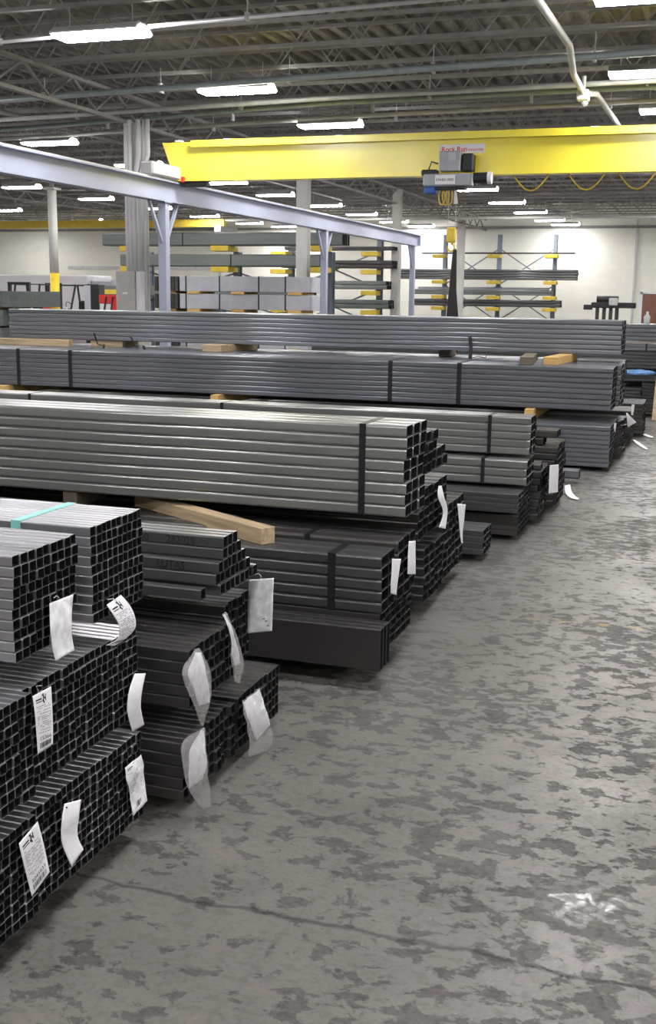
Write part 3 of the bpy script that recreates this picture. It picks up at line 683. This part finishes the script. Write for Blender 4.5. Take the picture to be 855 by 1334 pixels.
MB().box(.35, Lg, -.17, -.155, .535, .63).box(.35, Lg, -.17, .17, .63, .645).box(.35, Lg, .155, .17, .535, .63).build('cap_channel', M_yel, cr)
MB().box(.0, Lg, -.14, .14, -.015, 0).build('bottom_flange', M_yel, cr)
MB().box(-.12, .12, -1.1, 1.1, .0, .22, .03).build('end_truck', M_box, cr)
for s_ in (-.85, .85): MB().tube([(-.05, s_, .075), (.05, s_, .075)], .075, 18).build('wheel', M_galv, cr)
MB().box(.16, .22, -.16, -.1, -.04, .06, .01).build('bumper', M_red, cr)
MB().box(.1, .6, -.08, .08, -.10, -.02, .01).build('drive_motor', M_black, cr)
for q_ in (.0, .9, 2.9, 5, 7): MB().box(q_, q_ + .12, -.05, .05, .645, .67).build('cable_bracket', M_white, cr)
sg = MB().box(4.67, 5.39, -.096, -.0915, .325, .46).build('sign', M_white, cr)
MT = lambda x, z: Matrix.Translation((x, -.097, z)) @ RX
text_mesh('Rock Run', .105, M_red, 'sign_lettering', sg, MT(4.70, .352)); text_mesh('INDUSTRIES', .045, M_red, 'sign_lettering', sg, MT(5.13, .355))
MB().box(4.7, 5.1, -.0975, -.096, .338, .344).build('sign_underline', M_inkg, sg)
# festoon cables
fc = MB()
for x0 in (5.85, 6.7, 7.45, 8.2, 9.0): fc.tube([(x0 + .55 * k / 10, -.02, -.02 - .24 * math.sin(PI * k / 10)) for k in range(11)], .013, 6)
fc.build('festoon_cable', M_yelm, cr, smooth=True)
# hoist
ho = empty('hoist_trolley', (-4.1, 17.9, 3.785), 'grey electric hoist trolley hanging on the yellow girder', 'hoist')
MB().box(-.17, .17, -.12, .10, .03, .33, .012).build('control_box', M_hoist, ho)
MB().box(-.02, .10, -.128, -.12, .18, .31).build('box_label', M_greyb, ho)
MB().box(.185, .37, -.10, .10, .02, .29, .02).build('motor_housing', M_black, ho)
MB().box(-.42, .34, -.13, .12, -.20, -.01, .02).build('hoist_body', M_hoist, ho)
lb = MB().box(-.22, .10, -.137, -.131, -.17, -.03).build('number_plate', M_white, ho)
text_mesh('574-831-5052', .05, M_ink, 'plate_lettering', lb, Matrix.Translation((-.205, -.139, -.12)) @ RX)
MB().box(-.40, -.22, -.12, .1, -.31, -.20, .02).build('blue_cover', M_blueo, ho)
MB().box(-.22, .25, -.1, .1, -.25, -.20, .01).build('sheave_frame', M_black, ho)
MB().tube([(.38, -.05, -.08), (.60, -.05, -.08)], .085, 16).build('trolley_motor', M_black, ho)
MB().tube([(.60, -.05, -.08), (.66, -.05, -.08)], .095, 16).build('motor_cap', M_white, ho)
MB().box(-.46, -.2, -.1, .05, -.03, .06, .02).build('wiring_box', M_black, ho)
MB().tube([(-.2, -.05, .15), (-.3, -.07, .18), (-.34, -.07, .08), (-.3, -.06, .0)], .012, 6).build('cable_loop', M_black, ho, smooth=True)
ch = MB()
for k_, xo in enumerate((-.13, -.07, -.01)):
    ch.tube([(xo + .05 * math.cos(a * PI / 8), -.02, -.34 + .14 * math.sin(a * PI / 8)) for a in range(16)], .010, 6, closed=True)
ch.build('chain_loops', M_yelm, ho, smooth=True)
MB().tube([(.08, -.02, -.2), (.10, -.02, -.46)], [.012, .035], 10).build('limit_weight', M_white, ho)
for xo in (-.02, .10): MB().tube([(xo, 0, -.2), (xo, 0, -.84)], .005, 6).build('hoist_rope', M_galv, ho)
MB().box(-.03, .11, -.05, .05, -1.06, -.82, .02).build('hook_block', M_yelm, ho)
MB().tube([(.04 + .055 * math.sin(a), 0, -1.13 - .06 * math.cos(a) * -1) for a in [k * PI / 8 for k in range(0, 14)]], .016, 8).build('hook', M_yelm, ho, smooth=True)
sl = empty('lifting_sling', (-4.05, 17.9, 1.0), 'long black lifting sling hanging from the yellow hook', 'sling')
MB().prism([(.03, 1.62), (.085, 1.62), (.10, 1.0), (.155, .5), (.165, 0), (-.01, 0), (.01, .5), (.02, 1.0)], 'y', -.02, .01).build('webbing', M_black, sl)
MB().prism([(.02, 1.64), (.06, 1.64), (.045, .9), (.03, .4), (0, 0), (-.11, 0), (-.05, .6)], 'y', .015, .045).build('webbing', M_black, sl)
# second far crane
fr = empty('bridge_crane', (-34, 46, 4.72), 'small distant yellow crane girder at the far left', 'crane')
MB().box(0, 13.5, -.15, .15, 0, .32).build('girder', M_yelm, fr); MB().box(13.4, 13.7, -.9, .9, -.25, .0).build('end_truck', M_box, fr)

# ------------------------------------------------------------------ building columns
def Hcol(x, y, w, label, m=M_colw, z1=5.42):
    t = empty('steel_column', (x, y, 0), label, 'column', 'building columns')
    pr_ = [(-w / 2, -w / 2), (w / 2, -w / 2), (w / 2, -w / 2 + .02), (.01, -w / 2 + .02), (.01, w / 2 - .02), (w / 2, w / 2 - .02), (w / 2, w / 2), (-w / 2, w / 2), (-w / 2, w / 2 - .02), (-.01, w / 2 - .02), (-.01, -w / 2 + .02), (-w / 2, -w / 2 + .02)]
    MB().prism(pr_, 'z', .02, z1).build('shaft', m, t)
    MB().box(-w / 2 - .06, w / 2 + .06, -w / 2 - .06, w / 2 + .06, 0, .02).build('base_plate', m, t)
    return t
t = Hcol(-10.37, 19.3, .28, 'white steel column wrapped in conduits with a grey panel, behind the runway beam', z1=4.9)
for (dx, top) in ((-.12, 0), (-.05, 0), (.03, .1), (.12, .2), (.24, 0)):
    pts = [(dx, -.2, 1.3 if dx > .2 else 2.25), (dx, -.2, 3.9), (dx + top, -.2, 4.35), (dx + top, -.2, 4.98)]
    MB().tube(pts, (.045 if dx != .24 else .022), 10).build('conduit', M_pipe, t, smooth=True)
eb = empty('electrical_panel', (-10.42, 19.02, 1.3), 'tall grey electrical panel on the conduit-wrapped column', 'electrical panel')
MB().box(-.26, .14, -.08, .12, 0, .97, .01).build('cabinet', M_box, eb); MB().box(.15, .24, -.05, .12, -.3, .97).build('wireway', M_white, eb)
MB().box(-.12, -.02, -.085, -.08, .55, .59).build('nameplate', M_white, eb); MB().box(.28, .36, -.05, .05, -.1, .15, .02).build('plug', M_galv, eb)
Hcol(-10.45, 28.5, .30, 'white square steel column behind the light grey wrapped bundles')
Hcol(-10.5, 37.9, .28, 'white far column just left of the end of the runway beam')
Hcol(-10.5, 48.2, .30, 'white far column behind the black sling')
t = empty('steel_column', (-17.1, 27.0, 0), 'round column painted cream above and bright yellow below', 'column', 'building columns')
MB().tube([(0, 0, 2.37), (0, 0, 4.55)], .12, 20).build('upper_shaft', M_colw, t, smooth=True); MB().tube([(0, 0, 0), (0, 0, 2.37)], .125, 20).build('yellow_sleeve', M_coly, t, smooth=True)
MB().box(-.18, .18, -.18, .18, 4.55, 4.6).build('cap_plate', M_colw, t); MB().tube([(0, 0, 4.6), (0, 0, 5.45)], .06, 10).build('stub', M_joist, t)

# ------------------------------------------------------------------ background bundles and racks
def rack(x0, y, n, dx, zs, hgt, label, back=1.2):
    t = empty('cantilever_rack', (x0, y, 0), label, 'storage rack', 'cantilever racks')
    for i in range(n):
        X_ = i * dx
        MB().prism(I_prof(.16, .3, .02, .015), 'z', 0, hgt).build('upright', M_rackb, t, (X_, back, 0))
        MB().box(X_ - .1, X_ + .1, 0, back + .3, 0, .15).build('foot', M_rackb, t)
        for z in zs:
            MB().box(X_ - .28, X_ + .28, -.0, .5, z - .17, z - .02, .01).box(X_ - .07, X_ + .07, .2, back, z - .15, z - .02).build('arm', M_yelm, t)
    for i in range(n - 1):
        for k in range(2):
            za, zb_ = .8 + k * (hgt - 1.4) / 2, .8 + (k + 1) * (hgt - 1.4) / 2
            MB().bar((i * dx, back + .15, za), ((i + 1) * dx, back + .15, zb_), .05).bar(((i + 1) * dx, back + .15, za), (i * dx, back + .15, zb_), .05).build('brace', M_rackb, t)
    return t
GB = 'stock lying on the racks'
def stock(x0, x1, y, z, hz, dy, m, label, rows=2, cols=3, straps=0):
    return bundle(label, x1, y, z, cols, rows, dy / cols, hz / rows, round(x1 - x0, 2), m, .02, straps=[x0 + (x1 - x0) * (k + .7) / straps for k in range(straps)], kind='steel_section', group=GB, swid=.04)
rack(-16.6, 30.2, 3, 2.95, (3.25, 2.66), 3.1, 'rack with yellow arms holding dark long stock behind the conduit column')
stock(-17.5, -9.95, 30.3, 3.24, .36, .6, M_sheetg, 'dark grey-green stock on the topmost arms of the left rack', 1, 4, 2)
stock(-16.9, -10.6, 30.3, 2.65, .34, .6, M_sheetg, 'dark grey-green stock on the second arms of the left rack', 1, 4, 3)
stock(-17.6, -11, 30.5, 1.78, .30, .6, M_sheetg, 'grey-green stock low on the left, behind the conduit column', 1, 4)
rack(-17.5, 30.6, 3, 2.95, (1.77,), 2.0, 'low rack part behind the red and white machine')
rack(-14.5, 37, 2, 3.3, (3.35, 2.75, 2.05, 1.4), 4.0, 'middle rack with yellow arms seen past the end of the light bundles')
for z, x0, x1, hz, mm in ((3.38, -14.6, -10.7, .12, M_dark), (2.78, -14.7, -10.7, .26, M_dark), (2.08, -14.4, -10.9, .28, M_sheetg), (1.43, -14.6, -10.8, .30, M_green)):
    stock(x0 + .3, x1 + .3, 37.1, z, hz, .6, mm, 'long stock on the middle rack, ' + {3.38: 'topmost thin layer', 2.78: 'dark second layer', 2.08: 'grey-green third layer', 1.43: 'lowest layer in view'}[z], 2, 3)
rack(-11.8, 49.6, 3, 2.47, (3.72, 2.6, 1.95, 1.45), 4.6, 'right rack with tall blue-grey uprights against the far wall')
bw = 'stock on the right rack, '
stock(-12.6, -5.9, 49.75, 3.73, .06, .4, M_dark, bw + 'thin dark top layer', 1, 3)
stock(-13.6, -5.75, 49.75, 2.62, .44, .6, M_mid, bw + 'thick second layer of several rows', 4, 3)
stock(-12.9, -6.7, 49.75, 1.96, .22, .6, M_sheetg, bw + 'third layer', 2, 3)
stock(-12.9, -6.4, 49.75, 1.46, .3, .6, M_mid, bw + 'lowest layer in view', 2, 3)
stock(-12.4, -7.2, 50.38, 2.62, .16, .3, M_greyb, bw + 'pale strip behind the second layer', 1, 2)
stock(-12.9, -7.0, 50.38, 1.96, .34, .3, M_greyb, bw + 'pale pieces behind the third layer', 2, 2)
# light grey wrapped bundles
for k_, (z0, hz) in enumerate(((.10, .36), (.56, .36), (1.05, .36), (1.50, .37), (1.93, .37))):
    lb_ = 'light grey wrapped bundle of flat stock, ' + ('lowest', 'second from below', 'third from below', 'upper one but one, dark gap above it', 'topmost of its stack')[k_]
    t = empty('wrapped_bundle', (-12.8, 25.9, z0), lb_, 'bundle', 'light grey wrapped bundles')
    MB().box(0, 3.45, 0, .9, 0, hz, .01).build('wrapped_stock', M_greyb, t)
    for xs_ in (.18, 1.1, 2.15, 2.85): strap_ring(0, .9, 0, hz, xs_, .035, .006, M_band, t)
    t = empty('channel_bundle', (-13.5, 25.9, z0), 'dark ribbed bundle end-on, left of the light grey bundle, ' + ('lowest', 'second from below', 'third from below', 'fourth from below', 'topmost')[k_], 'bundle', 'dark bundles seen end-on')
    for c_ in range(7):
        MB().box(c_ * .095, c_ * .095 + .085, 0, 3, 0, hz - .01, .006).box(c_ * .095 + .02, c_ * .095 + .065, -.003, 0, .03, hz - .04).build('channel', M_dark, t)
for z0, hz in ((0, .10), (.46, .10), (.92, .13), (1.41, .09), (1.87, .06)):
    for xx_ in (-12.4, -11.2, -9.7): block(xx_, 26.3, z0, .35, .9, hz, 'yellow-brown spacer block between the light grey bundles', M_woody, group='spacers of the wrapped bundles')
    block(-13.2, 26.6, z0, .5, 1.2, hz, 'spacer block under the dark ribbed bundles', M_woody, group='spacers of the ribbed bundles')
# dark bundles at the far left, end-on
for k_, (z0, x0) in enumerate(((.05, -17.4), (.55, -17.4), (1.0, -17.35), (1.47, -17.3))):
    t = empty('channel_bundle', (x0 - .9 + (.45 if k_ == 3 else 0), 24.6, z0), 'dark block-like bundle end-on at the left edge, ' + ('lowest', 'second from below', 'third from below', 'topmost')[k_], 'bundle', 'dark bundles seen end-on')
    for c_ in range(9):
        MB().box(c_ * .125, c_ * .125 + .12, 0, 1.9, 0, .40, .006).box(c_ * .125 + .03, c_ * .125 + .09, -.003, 0, .03, .37).build('channel', M_green, t)
for z0 in (0, .45, .95, 1.40):
    block(-17.6, 25.2, z0, .8, .1, .05 if z0 in (0, .95) else .10 if z0 == .45 else .07, 'spacer under the dark block-like bundles at the left edge', M_woody, group='spacers of the end-on bundles')
# white trailer
tr = empty('box_trailer', (-32.5, 45.5, 0), 'large white trailer box at the far left', 'trailer')
MB().box(0, 5.4, 0, 2.2, .35, 2.60, .04).build('box_body', M_white, tr); MB().box(5.4, 6.6, .2, 2.0, .35, 2.45, .12).build('cab', M_greyb, tr)
for x_ in (.8, 4.6): MB().tube([(x_, -.02, .36), (x_, .25, .36)], .36, 20).build('wheel', M_black, tr)
# forklifts
def forklift(x, y, label, rz=0):
    t = empty('forklift', (x, y, 0), label, 'forklift', 'parked forklifts', rz)
    MB().box(-.55, .55, -.9, .9, .25, .95, .08).build('chassis', M_black, t)
    MB().box(-.5, .5, .75, 1.25, .3, 1.25, .1).build('counterweight', M_red, t)
    g = MB()
    for sx in (-.5, .5):
        g.bar((sx, -.7, .9), (sx, -.35, 2.12), .06); g.bar((sx, .8, 1.1), (sx, .65, 2.12), .06)
    for k in range(6): g.bar((-.5, -.35 + k * .2, 2.13), (.5, -.35 + k * .2, 2.13), .03)
    g.bar((-.5, -.4, 2.12), (-.5, .7, 2.12), .06).bar((.5, -.4, 2.12), (.5, .7, 2.12), .06)
    g.build('overhead_guard', M_black, t)
    mm = MB()
    for sx in (-.38, .38): mm.box(sx - .05, sx + .05, -1.15, -1.0, .08, 2.2)
    mm.box(-.38, .38, -1.12, -1.04, 1.2, 1.3).box(-.38, .38, -1.12, -1.04, 2.1, 2.2).build('mast', M_black, t)
    MB().box(-.32, -.2, -2.1, -1.2, .1, .15).box(.2, .32, -2.1, -1.2, .1, .15).build('fork', M_black, t)
    MB().box(-.22, .22, .0, .45, .95, 1.1, .04).box(-.22, .22, .4, .52, 1.0, 1.5, .04).build('seat', M_black, t)
    MB().tube([(.17 * math.cos(a * PI / 8), -.3 - .05 * math.sin(a * PI / 8), 1.3 + .15 * math.sin(a * PI / 8)) for a in range(16)], .014, 6, closed=True).build('steering_wheel', M_black, t)
    for sx in (-1, 1):
        for sy in (-.6, .7): MB().tube([(sx * .45, sy, .28), (sx * .62, sy, .28)], .28, 16).build('wheel', M_black, t)
    MB().box(-.3, .3, -.72, -.6, .95, 1.25, .03).build('dash_panel', M_white, t)
a = at(45, 400, Y=38); forklift(a.x - .1, 38, 'dark forklift left of the yellow column', .15)
a = at(97, 400, Y=41.2); forklift(a.x, 41.2, 'dark forklift just right of the yellow column', -.3)
a = at(120, 400, Y=37)
cb_ = empty('tall_cabinet', (a.x, 37, 0), 'tall dark cabinet beside the forklifts', 'cabinet')
MB().box(-.3, .3, 0, .5, 0, 2.15, .02).build('body', M_black, cb_); MB().box(-.3, -.05, -.02, 0, .1, 2.1).build('door', M_greyb, cb_)
a = at(146, 400, Y=29)
rm = empty('battery_charger_stand', (a.x, 28.9, 0), 'red and white machine left of the conduit column', 'machine')
MB().box(-.35, .35, 0, .5, .0, 1.55, .02).build('frame', M_white, rm)
MB().box(-.36, .36, -.02, .52, 1.55, 1.8, .02).build('upper_case', M_red, rm); MB().box(.08, .36, -.03, 0, .6, 1.6).build('side_panel', M_red, rm)
for x_ in (-.2, .02): MB().bar((x_, -.04, 1.2), (x_ + .1, -.04, 1.75), .04).build('hose', M_black, rm)
MB().box(-.15, .2, -.03, .0, 1.82, 1.95).build('top_lamp', M_yelm, rm)
# roller stand by the far wall
a = at(790, 400, Y=47)
rs = empty('roller_stand', (a.x, 47, 0), 'black machine with upright cylinders by the far wall left of the door', 'machine')
MB().box(-.6, 1.15, 0, .35, 1.50, 1.72, .03).build('beam', M_black, rs); MB().box(-.9, -.55, 0, .2, 1.42, 1.62, .02).build('bracket', M_black, rs)
for x_ in (-.35, -.08, .18, .42): MB().tube([(x_, .1, 0), (x_, .1, 1.55)], .075, 12).build('upright', M_black, rs, smooth=True)
MB().tube([(-.4, .15, 1.85), (.45, .15, 1.85)], .13, 14).build('drum', M_black, rs, smooth=True); MB().box(.1, .45, -.1, 0, 1.6, 1.9, .03).build('cover', M_galv, rs)
a = at(843, 418, Y=30)
# small white bottle on the far bundle
bt = MB().tube([(0, 0, 0), (0, 0, .12), (0, 0, .16), (0, 0, .2)], [.05, .05, .02, .02], 12).build('spray_bottle', M_white, None, (at(843, 420, Y=19.2).x, 19.2, 1.4905), True)
tag(bt, 'small white bottle standing on the uppermost bundle in front of the brown door', 'bottle')

# ------------------------------------------------------------------ world
w = bpy.data.worlds.new('world'); sc.world = w; w.use_nodes = True
w.node_tree.nodes['Background'].inputs[0].default_value = (.5, .52, .55, 1); w.node_tree.nodes['Background'].inputs[1].default_value = .3
